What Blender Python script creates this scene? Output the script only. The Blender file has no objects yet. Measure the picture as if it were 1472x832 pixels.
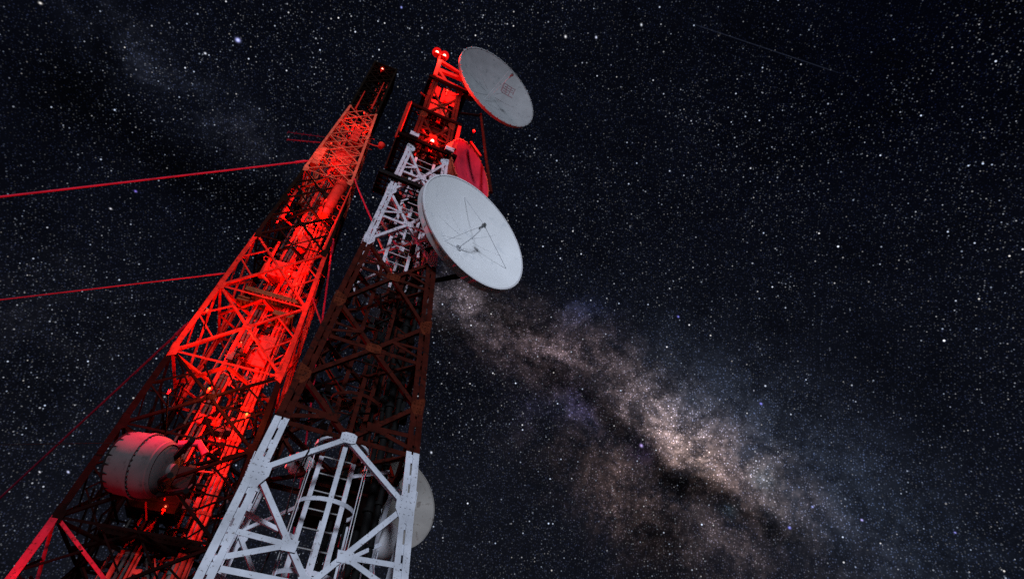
import bpy, math, random
from mathutils import Vector, Matrix
import numpy as np
random.seed(7)
PI = math.pi
S = bpy.context.scene
C = S.collection
V = Vector

# ------------------------------------------------------------------ materials
def mat(name, base, rough=.6, metal=0., var=.25, scale=6., stain=None, stain_amt=.0, stain_scale=9., bump=.0, spec=.35):
    m = bpy.data.materials.new(name); m.use_nodes = True
    nt = m.node_tree; nd = nt.nodes; ln = nt.links
    b = nd['Principled BSDF']; b.inputs['Roughness'].default_value = rough; b.inputs['Metallic'].default_value = metal; b.inputs['Specular IOR Level'].default_value = spec
    tc = nd.new('ShaderNodeTexCoord')
    n = nd.new('ShaderNodeTexNoise'); n.inputs['Scale'].default_value = scale; n.inputs['Detail'].default_value = 6
    ln.new(tc.outputs['Object'], n.inputs['Vector'])
    r = nd.new('ShaderNodeValToRGB')
    r.color_ramp.elements[0].position = .3; r.color_ramp.elements[1].position = .7
    r.color_ramp.elements[0].color = (*[c*(1-var) for c in base], 1)
    r.color_ramp.elements[1].color = (*[min(1, c*(1+var*.6)) for c in base], 1)
    ln.new(n.outputs['Fac'], r.inputs['Fac'])
    out = r.outputs['Color']
    if stain:
        n2 = nd.new('ShaderNodeTexNoise'); n2.inputs['Scale'].default_value = stain_scale; n2.inputs['Detail'].default_value = 8
        n2.inputs['Roughness'].default_value = .65
        ln.new(tc.outputs['Object'], n2.inputs['Vector'])
        r2 = nd.new('ShaderNodeValToRGB'); t = .5 + .22*(1-stain_amt*2)
        r2.color_ramp.elements[0].position = t-.02; r2.color_ramp.elements[1].position = t+.05
        r2.color_ramp.elements[0].color = (0, 0, 0, 1); r2.color_ramp.elements[1].color = (1, 1, 1, 1)
        ln.new(n2.outputs['Fac'], r2.inputs['Fac'])
        mx = nd.new('ShaderNodeMixRGB'); mx.inputs[2].default_value = (*stain, 1)
        ln.new(r2.outputs['Color'], mx.inputs[0]); ln.new(out, mx.inputs[1]); out = mx.outputs[0]
    ln.new(out, b.inputs['Base Color'])
    if bump:
        bp = nd.new('ShaderNodeBump'); bp.inputs['Strength'].default_value = bump; bp.inputs['Distance'].default_value = .02
        ln.new(n.outputs['Fac'], bp.inputs['Height']); ln.new(bp.outputs[0], b.inputs['Normal'])
    return m

def emit(name, col, st, clear=0., tint=(1, .1, .08)):
    m = bpy.data.materials.new(name); m.use_nodes = True
    nt = m.node_tree; nt.nodes.remove(nt.nodes['Principled BSDF'])
    o = nt.nodes['Material Output']
    e = nt.nodes.new('ShaderNodeEmission'); e.inputs[0].default_value = (*col, 1); e.inputs[1].default_value = st
    if clear:
        t = nt.nodes.new('ShaderNodeBsdfTransparent'); t.inputs[0].default_value = (*tint, 1)
        mx = nt.nodes.new('ShaderNodeMixShader'); mx.inputs[0].default_value = clear
        nt.links.new(e.outputs[0], mx.inputs[1]); nt.links.new(t.outputs[0], mx.inputs[2]); nt.links.new(mx.outputs[0], o.inputs[0])
    else:
        nt.links.new(e.outputs[0], o.inputs[0])
    return m

M = {}
M['white'] = mat('white_tower_paint', (.52, .55, .64), .55, 0, .3, 2.0, (.13, .11, .11), .24, 22, .15)
M['white_up'] = mat('chalky_white_tower_paint', (.50, .48, .56), .6, 0, .25, 4, (.05, .04, .04), .3, 9, .15)
M['red'] = mat('dark_red_oxide_paint', (.042, .0062, .0038), .85, 0, .45, 5, (.014, .004, .003), .35, 8, .15, .06)
M['rust'] = mat('rusty_red_plate', (.085, .016, .007), .85, 0, .45, 9, (.03, .008, .005), .3, 12, .2, .06)
M['dark'] = mat('dimmed_dark_red_paint', (.0048, .0018, .0017), .9, 0, .4, 5, spec=.03)  # red paint darkened for bands that get hardly any light
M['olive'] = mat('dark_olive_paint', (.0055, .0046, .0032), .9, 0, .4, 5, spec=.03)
M['orange'] = mat('red_lit_band_paint', (.38, .019, .011), .75, 0, .4, 4, (.12, .006, .005), .3, 9, .1, .08)  # orange-red base carries the red lamplight on the white bands
M['crimson'] = mat('crimson_lit_band_paint', (.34, .010, .028), .75, 0, .4, 4, (.1, .006, .008), .3, 9, .1, .08)  # pinkish red lamplight put into the base colour
M['cream'] = mat('salmon_lit_band_paint', (.42, .095, .055), .75, 0, .4, 5, (.2, .02, .014), .3, 9, .1, .1)  # reddish lamplight mixed into the pale upper band's colour
M['red_lit'] = mat('red_lit_paint', (.5, .022, .014), .6, 0, .3, 6, spec=.12)  # strong red base stands in for red light on clutter and panels
M['dish_white'] = mat('dish_white_paint', (.80, .82, .87), .5, 0, .06, 1.2, (.68, .71, .77), .25, 2.0)
M['dish_rim'] = mat('chipped_rim_paint', (.66, .66, .72), .5, 0, .1, 2, (.10, .08, .08), .16, 7)
M['dish_grey'] = mat('dimmed_grey_dish_paint', (.26, .27, .29), .6, 0, .14, 2.5, (.16, .17, .19), .25, 4)  # grey base stands in for the weaker light on the upper dish
M['dish_warm'] = mat('weathered_dish_paint', (.24, .225, .215), .6, 0, .2, 2.5, (.13, .11, .10), .3, 5)
M['drum'] = mat('dimmed_grey_drum_shell', (.085, .070, .075), .7, 0, .2, 2, (.055, .044, .047), .3, 5, spec=.1)  # base lowered to stand in for light falling off at the drum
M['drum_dark'] = mat('grimy_bolt_steel', (.03, .025, .027), .8, 0, .3, 8, spec=.1)
M['galv'] = mat('galvanised_steel', (.22, .23, .24), .45, .5, .2, 8)
M['galv_dim'] = mat('dull_grey_conduit', (.05, .045, .045), .7, 0, .3, 8, spec=.1)
M['black'] = mat('black_rubber_cable', (.006, .006, .0065), .7, 0, .2, 8, spec=.06)
M['greenpipe'] = mat('grey_green_pipe', (.07, .10, .10), .5, 0, .35, 3, (.03, .04, .04), .3, 5)
M['pink_dish'] = mat('red_lit_dish_skin', (.55, .028, .065), .6, 0, .25, 2.5, (.35, .015, .035), .3, 4, spec=.12)  # red lamplight put into the skin colour
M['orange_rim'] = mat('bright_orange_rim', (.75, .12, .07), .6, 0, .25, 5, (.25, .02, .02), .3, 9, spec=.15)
M['strut_grey'] = mat('pale_grey_strut', (.5, .52, .57), .6, 0, .15, 5)
M['concrete'] = mat('concrete', (.3, .29, .28), .9, 0, .2, 3)
M['wire'] = mat('red_lit_guy_cable', (.5, .014, .045), .7, 0, .3, 2, spec=.1)  # red light on the wires put into their colour
M['wire_low'] = mat('dim_red_lit_guy_cable', (.25, .010, .026), .7, 0, .4, 2, spec=.08)  # the painted red light at a weaker level
M['wire_dim'] = mat('faint_red_lit_guy_cable', (.09, .006, .02), .7, 0, .3, 2, spec=.08)  # the painted red light at its faintest
M['fade_red'] = mat('faded_red_lettering', (.24, .15, .17), .7, 0, .25, 12)
M['ochre'] = mat('ochre_grating', (.085, .05, .022), .8, 0, .3, 9, spec=.1)
M['soil'] = mat('dark_soil', (.05, .045, .04), .95, 0, .3, .5)
M['lens'] = emit('red_beacon_lens', (1, .010, .010), 1.5, .7, (1, .6, .5))
M['bulb'] = emit('beacon_bulb', (1, .5, .40), 14.)
M['lens_dim'] = emit('dim_red_lens', (1, .05, .03), .25, .7, (1, .5, .4))
M['bulb_dim'] = emit('dim_bulb', (1, .30, .16), 3.)
M['amber'] = emit('amber_bulb', (1, .5, .10), 1.6, .3, (1, .8, .5))

# ------------------------------------------------------------------ mesh builder
class MB:
    def __init__(s): s.v = []; s.f = []; s.m = []; s.smooth = []
    def face(s, idx, m, sm=False): s.f.append(idx); s.m.append(m); s.smooth.append(sm)
    def sweep(s, p0, p1, section, u, v, mfn, cuts=()):
        """extrude a closed 2-D section from p0 to p1, cut where the paint changes (local z)"""
        p0 = V(p0); p1 = V(p1); ts = [0., 1.]
        dz = p1.z-p0.z
        for c in cuts:
            if abs(dz) > 1e-6:
                t = (c-p0.z)/dz
                if .02 < t < .98: ts.append(t)
        ts.sort(); n = len(section); b = len(s.v)
        for t in ts:
            q = p0.lerp(p1, t)
            for (a, c) in section: s.v.append(q+u*a+v*c)
        for k in range(len(ts)-1):
            mm = mfn(p0.z+dz*(ts[k]+ts[k+1])/2) if callable(mfn) else mfn
            for i in range(n):
                j = (i+1) % n
                s.face((b+k*n+i, b+k*n+j, b+(k+1)*n+j, b+(k+1)*n+i), mm)
        e = len(ts)-1
        s.face(tuple(b+i for i in range(n))[::-1], mfn(p0.z) if callable(mfn) else mfn)
        s.face(tuple(b+e*n+i for i in range(n)), mfn(p1.z) if callable(mfn) else mfn)
    def frame(s, p0, p1, n):
        d = (V(p1)-V(p0)).normalized(); n = V(n); v = (n-d*n.dot(d))
        if v.length < 1e-4: v = d.orthogonal()
        v.normalize(); return d.cross(v).normalized(), v
    def angle(s, p0, p1, w, t, n, m, cuts=(), flip=1, w2=None):
        """L-section: one flange (width w) facing n, the other running back from its edge"""
        u, v = s.frame(p0, p1, n); u = u*flip; w2 = w2 or w
        sec = [(-w/2, 0), (w/2, 0), (w/2, -t), (-w/2+t, -t), (-w/2+t, -w2), (-w/2, -w2)]
        s.sweep(p0, p1, sec, u, v, m, cuts)
    def bar(s, p0, p1, w, h, n, m, cuts=()):
        u, v = s.frame(p0, p1, n)
        s.sweep(p0, p1, [(-w/2, -h/2), (w/2, -h/2), (w/2, h/2), (-w/2, h/2)], u, v, m, cuts)
    def box(s, c, sx, sy, sz, m):
        c = V(c); s.sweep(c-V((0, 0, sz/2)), c+V((0, 0, sz/2)), [(-sx/2, -sy/2), (sx/2, -sy/2), (sx/2, sy/2), (-sx/2, sy/2)], V((1, 0, 0)), V((0, 1, 0)), m)
    def tube(s, pts, r, m, n=8, caps=True):
        pts = [V(p) for p in pts]; b = len(s.v); rr = r if isinstance(r, (list, tuple)) else [r]*len(pts)
        up = None
        for i, p in enumerate(pts):
            d = (pts[min(i+1, len(pts)-1)]-pts[max(i-1, 0)]).normalized()
            if up is None: up = d.orthogonal().normalized()
            up = (up-d*up.dot(d)).normalized(); w = d.cross(up)
            for k in range(n):
                a = 2*PI*k/n; s.v.append(p+(up*math.cos(a)+w*math.sin(a))*rr[i])
        for i in range(len(pts)-1):
            for k in range(n):
                s.face((b+i*n+k, b+i*n+(k+1) % n, b+(i+1)*n+(k+1) % n, b+(i+1)*n+k), m, True)
        if caps:
            s.face(tuple(b+k for k in range(n))[::-1], m); s.face(tuple(b+(len(pts)-1)*n+k for k in range(n)), m)
    def lathe(s, prof, o, ax, m, n=64, closed=False, sm=True):
        """revolve (radius, along-axis) round an axis"""
        o = V(o); ax = V(ax).normalized(); a = ax.orthogonal().normalized(); c = ax.cross(a); b = len(s.v); L = len(prof)
        for (r, y) in prof:
            for k in range(n):
                t = 2*PI*k/n; s.v.append(o+ax*y+(a*math.cos(t)+c*math.sin(t))*max(r, 1e-4))
        for i in range(L if closed else L-1):
            j = (i+1) % L; mm = m[i] if isinstance(m, (list, tuple)) else m
            for k in range(n):
                s.face((b+i*n+k, b+i*n+(k+1) % n, b+j*n+(k+1) % n, b+j*n+k), mm, sm)
    def plate(s, poly, t, n, m):
        n = V(n).normalized(); b = len(s.v); k = len(poly)
        for q in poly: s.v.append(V(q)+n*t/2)
        for q in poly: s.v.append(V(q)-n*t/2)
        s.face(tuple(range(b, b+k)), m); s.face(tuple(range(b+k, b+2*k))[::-1], m)
        for i in range(k):
            j = (i+1) % k; s.face((b+i, b+k+i, b+k+j, b+j), m)
    def build(s, name, parent=None, label=None):
        names = []
        for x in s.m:
            if x not in names: names.append(x)
        me = bpy.data.meshes.new(name); me.from_pydata([tuple(p) for p in s.v], [], s.f)
        for x in names: me.materials.append(M[x])
        me.polygons.foreach_set('material_index', [names.index(x) for x in s.m])
        me.polygons.foreach_set('use_smooth', s.smooth)
        me.validate(); me.update()
        import bmesh
        bm = bmesh.new(); bm.from_mesh(me); bmesh.ops.recalc_face_normals(bm, faces=bm.faces); bm.to_mesh(me); bm.free()
        if any(s.smooth):
            me.set_sharp_from_angle(angle=math.radians(40))
        o = bpy.data.objects.new(name, me); C.objects.link(o)
        if parent: o.parent = parent
        if label: o['label'] = label
        return o

def tag(o, label, cat, group=None):
    o['label'] = label; o['category'] = cat
    if group: o['group'] = group
    return o
def thing(name, label, cat, loc=(0, 0, 0), rot=(0, 0, 0), group=None):
    o = bpy.data.objects.new(name, None); C.objects.link(o); o.empty_display_size = .3
    o.location = loc; o.rotation_euler = rot
    return tag(o, label, cat, group)
def copy_tree(o, parent=None):
    c = o.copy(); C.objects.link(c)
    if parent: c.parent = parent
    for ch in [x for x in bpy.data.objects if x.parent == o]: copy_tree(ch, c)
    return c
def stuff(o): o['kind'] = 'stuff'; return o

# ------------------------------------------------------------------ towers
RO = V((-3.30, 10.49, 0)); RA = math.radians(22.163)
LO = V((-9.01, 15.58, 0)); LA = math.radians(18.025)
RM = Matrix.Translation(RO) @ Matrix.Rotation(RA, 4, 'Z')
LM = Matrix.Translation(LO) @ Matrix.Rotation(LA, 4, 'Z')
def rw(z): return float(np.interp(z, [0, 4.3, 7.2, 12.78, 18.3, 24], [1.81, 1.533, 1.345, .985, .70, .60]))
def lw(z): return float(np.interp(z, [0, 7.07, 12.29, 18.4, 23.61, 30.8, 37], [2.25, 1.86, 1.67, 1.376, 1.12, .77, .74]))
SIDES = [((0, -1), (1, 0)), ((1, 0), (0, 1)), ((0, 1), (-1, 0)), ((-1, 0), (0, -1))]   # outward normal, direction along the face
def face_pt(wf, side, a, z, off=0.):
    """a in -1..1 along the face at height z, off = outwards"""
    (nx, ny), (dx, dy) = side; w = wf(z)
    return V((nx*(w+off)+dx*a*w, ny*(w+off)+dy*a*w, z))
def nrm(side): return V((side[0][0], side[0][1], 0))

def rmat(z): return 'white' if z < 7.15 else 'red' if z < 12.75 else 'white_up' if z < 18.1 else 'red'
RCUT = (7.15, 12.75, 18.1)
tr = thing('lattice_tower', 'nearer lattice tower banded white and dark red, carrying the white dishes', 'tower', RO, (0, 0, RA))

# legs: two angles back to back with batten plates
for sx in (-1, 1):
    for sy in (-1, 1):
        b = MB(); zs = [0, 4.3, 7.2, 12.78, 18.3, 23.9]
        for i in range(len(zs)-1):
            z0, z1 = zs[i], zs[i+1]; k = 1. if z0 < 12 else .8
            P0 = V((sx*rw(z0), sy*rw(z0), z0)); P1 = V((sx*rw(z1), sy*rw(z1), z1+.0))
            f = .12*k; g = .10*k
            # outer corner angle
            b.sweep(P0, P1, [(0, 0), (-sx*f, 0), (-sx*f, -sy*.016), (-sx*.016, -sy*.016), (-sx*.016, -sy*f), (0, -sy*f)], V((1, 0, 0)), V((0, 1, 0)), rmat, RCUT)
            # inner angle standing off from it
            q = V((-sx*(f+.035*k), -sy*.004, 0)); 
            b.sweep(P0+q, P1+q, [(0, 0), (-sx*g, 0), (-sx*g, -sy*.016), (-sx*.016, -sy*.016), (-sx*.016, -sy*g), (0, -sy*g)], V((1, 0, 0)), V((0, 1, 0)), rmat, RCUT)
            z = z0+.25
            while z < z1:
                w = rw(z); c = V((sx*(w-f-.0175*k), sy*(w-.035), z))
                b.box(c, .12*k, .014, .17, rmat(z)); z += .42
                b.box(V((sx*(w-.03), sy*(w-f), z-.2)), .014, .12, .16, rmat(z))
        b.build('leg', tr)

G = [-2.9+.0, -.3, 1.85, 4.0-.0, 6.15, 8.25, 10.49, 12.9, 15.38, 18.06, 20.6, 23.0]
G = [1.55, 3.85, 6.15, 8.25, 10.49, 12.9, 15.38, 18.06, 20.6, 23.0]
CC = [2.6, 4.58, 7.15, 9.4, 11.8, 14.1, 16.65, 19.4, 21.8]
for si, side in enumerate(SIDES):
    n = nrm(side); a = V((side[1][0], side[1][1], 0))
    for k in range(len(G)-1):
        z0, z1 = G[k], G[k+1]; zc = CC[k]
        wd = .092 if z0 < 9 else .085
        cen = face_pt(rw, side, 0, zc, -.03)
        for s in (-1, 1):
            b = MB()
            L = face_pt(rw, side, s*.9, z0, -.03-.02*(s > 0)); H = face_pt(rw, side, -s*.9, z1, -.03-.02*(s > 0))
            mid = cen-n*.02*(s > 0)
            b.angle(L, mid, wd, .014, n, rmat, RCUT, s); b.angle(mid, H, wd, .014, n, rmat, RCUT, s)
            b.build('diagonal_brace', tr)
        # horizontal through the crossing
        b = MB(); b.angle(face_pt(rw, side, -.93, zc, -.055), face_pt(rw, side, .93, zc, -.055), .09, .012, n, rmat(zc+.1)); b.build('horizontal_strut', tr)
        # star plate at the crossing
        r = .15 if zc < 12 else .13; pz = 'rust' if rmat(zc+.1) == 'red' else rmat(zc+.1)
        if k == 2: r = .13; pz = 'white'
        poly = [cen+n*.008+a*(r*x)+V((0, 0, r*y)) for x, y in ((-1.1, -.55), (-.55, -.8), (.55, -.8), (1.1, -.55), (1.1, .55), (.55, .8), (-.55, .8), (-1.1, .55))]
        b = MB(); b.plate(poly, .012, n, pz)
        for x in (-.7, -.25, .25, .7):
            for y in (-.35, .35):
                c = cen+n*.016+a*(r*x)+V((0, 0, r*y)); b.tube([c, c+n*.014], .012, pz, 6)
        b.build('splice_plate', tr)
        # gusset plates at the legs
        for s in (-1, 1):
            zg = z0; e = face_pt(rw, side, s, zg, .004); kk = .85 if zg < 7 else .66
            pts = [(0.02, .34), (.30, .20), (.40, .10), (.40, -.10), (.26, -.34), (.02, -.42)]
            poly = [e-a*s*(x*kk)+V((0, 0, y*kk)) for x, y in pts]
            b = MB(); m_ = 'rust' if rmat(zg) == 'red' else rmat(zg)
            b.plate(poly, .014, n, m_)
            for x in (.1, .2, .3):
                for y in (-.2, -.07, .07, .18):
                    if x > .25 and y < -.15: continue
                    c = e-a*s*(x*kk)+V((0, 0, y*kk))+n*.006; b.tube([c, c+n*.016], .013, m_, 6)
            b.build('gusset_plate', tr)
        # redundant members in the corner under each gusset
        if si != 2 and k >= 1:
            zm = z0-.88*(z0-CC[k-1])/1.3*1.0 if k > 0 else z0-.9
            zl = CC[k-1]+.1
            for s in (-1, 1):
                t = (zm-CC[k-1])/(z0-CC[k-1]); p = face_pt(rw, side, s*.9*t, zm, -.025)
                for q in (face_pt(rw, side, s*.92, zm+.04, -.02), face_pt(rw, side, s*.92, zl, -.02)):
                    b = MB(); b.angle(q, p, .085 if zm < 9 else .06, .012, n, rmat, RCUT, -s); b.build('corner_brace', tr)
                if zm < 9:
                    b = MB(); b.plate([p+n*.012+a*x+V((0, 0, y)) for x, y in ((-.11, -.1), (.11, -.1), (.13, .08), (-.13, .08))], .012, n, rmat(zm)); b.build('node_plate', tr)

# plan bracing inside (seen from below)
for zc in CC[1:]:
    for s in (-1, 1):
        w = rw(zc)*.9; b = MB(); b.angle((-w, -w*s, zc-.05-.03*s), (w, w*s, zc-.05-.03*s), .07, .01, (0, 0, -1), rmat(zc+.1)); b.build('plan_brace', tr)

# ladder with safety cage
lad = MB(); ly = -.42
for x in (-.31, .31):
    lad.bar((x, ly, .4), (x, ly, 22.8), .085, .05, (0, -1, 0), rmat, RCUT)
ladder = lad.build('ladder', tr)
z = .7; rungs = 0
while z < 22.6:
    b = MB(); b.tube([(-.29, ly, z), (.29, ly, z)], .016, 'galv' if z < 7.2 else rmat(z), 6)
    if z > 3.9 and rungs < 55: b.build('rung', ladder); rungs += 1
    z += .34
cz = [3.2, 4.85, 6.02, 7.18, 8.2]
cage_c = V((0, -.78, 0))
for z in cz:
    b = MB(); pts = []
    for i in range(25):
        t = math.radians(-210+240*i/24); pts.append(cage_c+V((.50*math.cos(t), .42*math.sin(t), z)))
    m_ = 'white' if z < 7.3 else 'red'
    for i in range(24): b.bar(pts[i], pts[i+1], .075, .012, V((pts[i]+pts[i+1])/2-cage_c-V((0, 0, z))), m_)
    b.build('cage_hoop', tr)
for x, y, z1 in ((0, -.425, 8.6), (-.47, -.15, 7.3), (.47, -.15, 7.3)):
    b = MB(); b.bar(cage_c+V((x, y, 2.2)), cage_c+V((x, y, z1)), .085 if x == 0 else .05, .012, (0, -1, 0) if x == 0 else (x, 0, 0), rmat, RCUT); b.build('cage_strap', tr)
for (x0, y0, z0, x1, y1, z1) in ((.31, -.42, 5.2, 1.2, -.2, 5.9), (.31, -.42, 6.9, 1.0, -.6, 7.1), (-.31, -.42, 5.6, -1.3, -.3, 5.9), (-.31, -.42, 11.8, -.9, -.5, 12.0), (.31, -.42, 14.1, .8, -.5, 14.2)):
    b = MB(); b.angle((x0, y0, z0), (x1, y1, z1), .07, .01, (0, -1, 0), rmat); b.build('ladder_bracket', tr)
# second ladder-like cable runway behind, black feeders on it
b = MB()
for x in (.1, .62): b.bar((x, .35, .3), (x*.75, .30, 22.5), .07, .05, (0, -1, 0), rmat, RCUT)
z = .6
while z < 22:
    k = 1-.25*z/22; b.bar((.1*k, .35, z), (.62*k, .33, z), .04, .03, (0, -1, 0), rmat(z)); z += .55
b.build('cable_runway', tr)
for i, (x, r) in enumerate(((.18, .035), (.27, .045), (.37, .035), (.46, .05), (.55, .03))):
    b = MB(); b.tube([(x, .27, .2), (x*.98, .27, 6), (x*.9+.02*math.sin(i), .26, 12), (x*.8, .25, 18), (x*.7, .2, 22.4-i*.9)], r, 'black', 8); b.build('feeder_cable', tr)
# thick waveguide risers near the right rear
for x0, y0, x1, y1, zt, r in ((1.05, .25, .72, .1, 13.2, .085), (.92, .5, .62, .32, 13.6, .07), (1.13, -.1, .86, -.35, 12.6, .06)):
    b = MB(); b.tube([(x0, y0, .3), ((x0+x1)/2, (y0+y1)/2, zt*.55), (x1, y1, zt*.93), (x1*1.05, y1-.1, zt)], r, 'black', 10)
    z = 1.
    while z < zt:
        t = z/zt; c = V((x0+(x1-x0)*t, y0+(y1-y0)*t, z)); b.tube([c-V((0, 0, .03)), c+V((0, 0, .03))], r*1.35, 'black', 10); z += .8
    b.build('waveguide', tr)
# loose wires on the front
for (x, y, zt, zb) in ((.52, -.9, 6.95, 2.0), (-.50, -.85, 6.8, 2.0)):
    b = MB(); b.tube([(x, y, zt), (x*1.02, y-.05, (zt+zb)/2), (x, y, zb)], .011, 'galv', 6); b.build('tie_wire', tr)
b = MB(); b.tube([(-.62, -1.33, 6.95), (-.6, -1.36, 6.7), (-.68, -1.4, 6.3), (-.62, -1.3, 5.6), (-.7, -1.2, 4.5), (-.6, -1.1, 2)], .014, 'black', 6); b.build('loose_cable', tr)
# dark equipment box behind the ladder
b = MB(); b.box((.35, .55, 6.75), 1.5, .7, .9, 'dark'); b.bar((-.4, .19, 6.9), (1.1, .19, 6.9), .06, .03, (0, -1, 0), 'red'); b.build('equipment_box', tr)
# platforms
def platform(z, x0, x1, y0, y1, m_, rail_h=None, parent=None):
    b = MB()
    for p, q in (((x0, y0), (x1, y0)), ((x1, y0), (x1, y1)), ((x1, y1), (x0, y1)), ((x0, y1), (x0, y0))):
        b.angle((*p, z), (*q, z), .16, .012, (q[1]-p[1], p[0]-q[0], 0), m_)
    for i in range(1, 7):
        x = x0+(x1-x0)*i/7; b.bar((x, y0, z), (x, y1, z), .03, .10, (0, 0, 1), m_)
    for i in range(1, 5):
        y = y0+(y1-y0)*i/5; b.bar((x0, y, z+.03), (x1, y, z+.03), .03, .04, (0, 0, 1), m_)
    return b.build('platform', parent or tr)
platform(18.45, -1.13, .92, -.86, .8, 'dark'); platform(20.85, -1.12, .88, -.72, .8, 'dark'); platform(23.55, -.80, .86, -.72, .7, 'dark')
b = MB()
for (x, y) in ((-1.12, -.7), (-1.12, .6)): b.bar((x, y, 18.4), (x, y, 20.9), .14, .05, (-1, -1, 0), 'red_lit' if y < 0 else 'red')
b.bar((-1.12, -.7, 19.6), (-1.12, .6, 19.6), .06, .04, (-1, 0, 0), 'red'); b.build('guard_post', tr)
platform(15.9, -1.25, .85, -.98, -.2, 'black')
for x in (-.62, .62):
    b = MB(); b.box((x, -.9, 18.62), .30, .06, .22, 'white_up'); b.build('mount_pad', tr)
b = MB()
for (p, q, w_) in (((.8, -.75, 20.6), (.8, -.75, 19.0), .12), ((1.3, -.74, 19.9), (1.75, -.74, 19.25), .1)): b.bar(p, q, w_, .08, (0, -1, 0), 'red_lit')
b.build('side_frame', tr)
fit = MB(); rs = random.Random(5)
def scatter(n_, z0, z1, mats, lo, hi):
    for i in range(n_):
        z = rs.uniform(z0, z1); w_ = rw(z)*.85; p = V((rs.uniform(-.95, 1)*w_, rs.uniform(-.95, .9)*w_, z)); d = V((rs.uniform(-1, 1), rs.uniform(-.4, .4), rs.uniform(-1, 1))).normalized()
        if rs.random() < .7: fit.angle(p, p+d*rs.uniform(lo, hi), .045, .008, (0, -1, 0), rs.choice(mats))
        else: fit.box(p, rs.uniform(.06, .2), .08, rs.uniform(.08, .28), rs.choice(mats))
scatter(150, 18.6, 23.3, ('red_lit', 'dark', 'red', 'black', 'red_lit'), .2, .6); scatter(90, 13, 18, ('white_up', 'dark', 'black', 'ochre'), .15, .5); scatter(150, 7.6, 12.6, ('red', 'dark', 'black', 'dark'), .2, .8)
stuff(fit.build('small_fittings', tr))
# shelter panels of the top section (beacon red also put into their colour)
def panel(side, a0, a1, z0, z1, m_='red_lit', off=-.09):
    n = nrm(side); b = MB(); P = [face_pt(rw, side, a0, z0, off), face_pt(rw, side, a1, z0, off), face_pt(rw, side, a1, z1, off), face_pt(rw, side, a0, z1, off)]
    b.plate(P, .02, n, m_)
    for i in range(1, 4):
        t = i/4; b.bar(P[0].lerp(P[1], t)+n*.02, P[3].lerp(P[2], t)+n*.02, .03, .025, n, m_)
    b.build('screen_panel', tr)
panel(SIDES[0], -.75, .35, 21.0, 22.1); panel(SIDES[0], -.2, .85, 22.2, 23.4); panel(SIDES[0], -.85, -.35, 22.4, 23.3)
panel(SIDES[2], -.8, .8, 21.0, 23.3); panel(SIDES[1], -.7, .2, 21.3, 23.2); panel(SIDES[3], -.5, .7, 21.2, 23.0); panel(SIDES[2], -.5, .6, 19.0, 20.3)
b = MB(); b.lathe([(.0, -.3), (.2, -.28), (.24, -.1), (.24, .25), (.18, .3), (0, .3)], (.1, -.25, 19.5), (0, 0, 1), 'red_lit', 20); b.build('canister', tr)
# top frame on the front edge, cut-out plate girder carrying the upper dish
b = MB()
zt0, zt1 = 23.75, 25.25
A0 = V((-.60, -.66, zt0)); A1 = V((-.60, -.66, zt1)); B0 = V((1.0, -.60, zt0)); B1 = V((1.15, -.58, zt1-.35))
b.bar(A0, A1, .16, .14, (0, -1, 0), 'red_lit'); b.bar(A1, B1, .16, .12, (0, -1, 0), 'red_lit'); b.bar(A0, B0, .14, .12, (0, -1, 0), 'red_lit'); b.bar(B0, B1, .2, .14, (0, -1, 0), 'red_lit')
b.bar(A0.lerp(A1, .45), B1.lerp(B0, .1), .24, .10, (0, -1, 0), 'red_lit'); b.bar(A1.lerp(B1, .55), B0, .2, .10, (0, -1, 0), 'red_lit'); b.bar(A0.lerp(A1, .5), A0.lerp(B0, .3), .14, .1, (0, -1, 0), 'red_lit')
b.build('top_frame', tr)
b = MB()
for (p, q) in (((.6, .6, 23.9), (.6, .6, 25.2)), ((-.6, .6, 23.9), (-.6, .6, 25.0)), ((-.6, .6, 25.0), (.6, .6, 25.2)), ((-.6, -.66, 25.0), (-.6, .6, 25.0)), ((.9, -.6, 24.6), (.6, .6, 25.1))):
    b.bar(p, q, .08, .08, (1, 1, 0), 'red_lit')
b.build('top_rail', tr)
b = MB(); b.tube([(1.55, -.55, 22.6), (1.95, -.5, 20.2), (2.35, -.6, 17.6)], .055, 'red', 8); b.build('stay_pipe', tr)
b = MB(); b.tube([(.5, -.4, 22.1), (1.6, -.55, 22.5)], .05, 'dark', 8); b.build('stay_arm', tr)
for sx in (-1, 1):
    for sy in (-1, 1):
        b = MB(); b.box((sx*1.83, sy*1.83, -.0), .9, .9, .6, 'concrete'); b.build('footing', tr)

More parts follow.
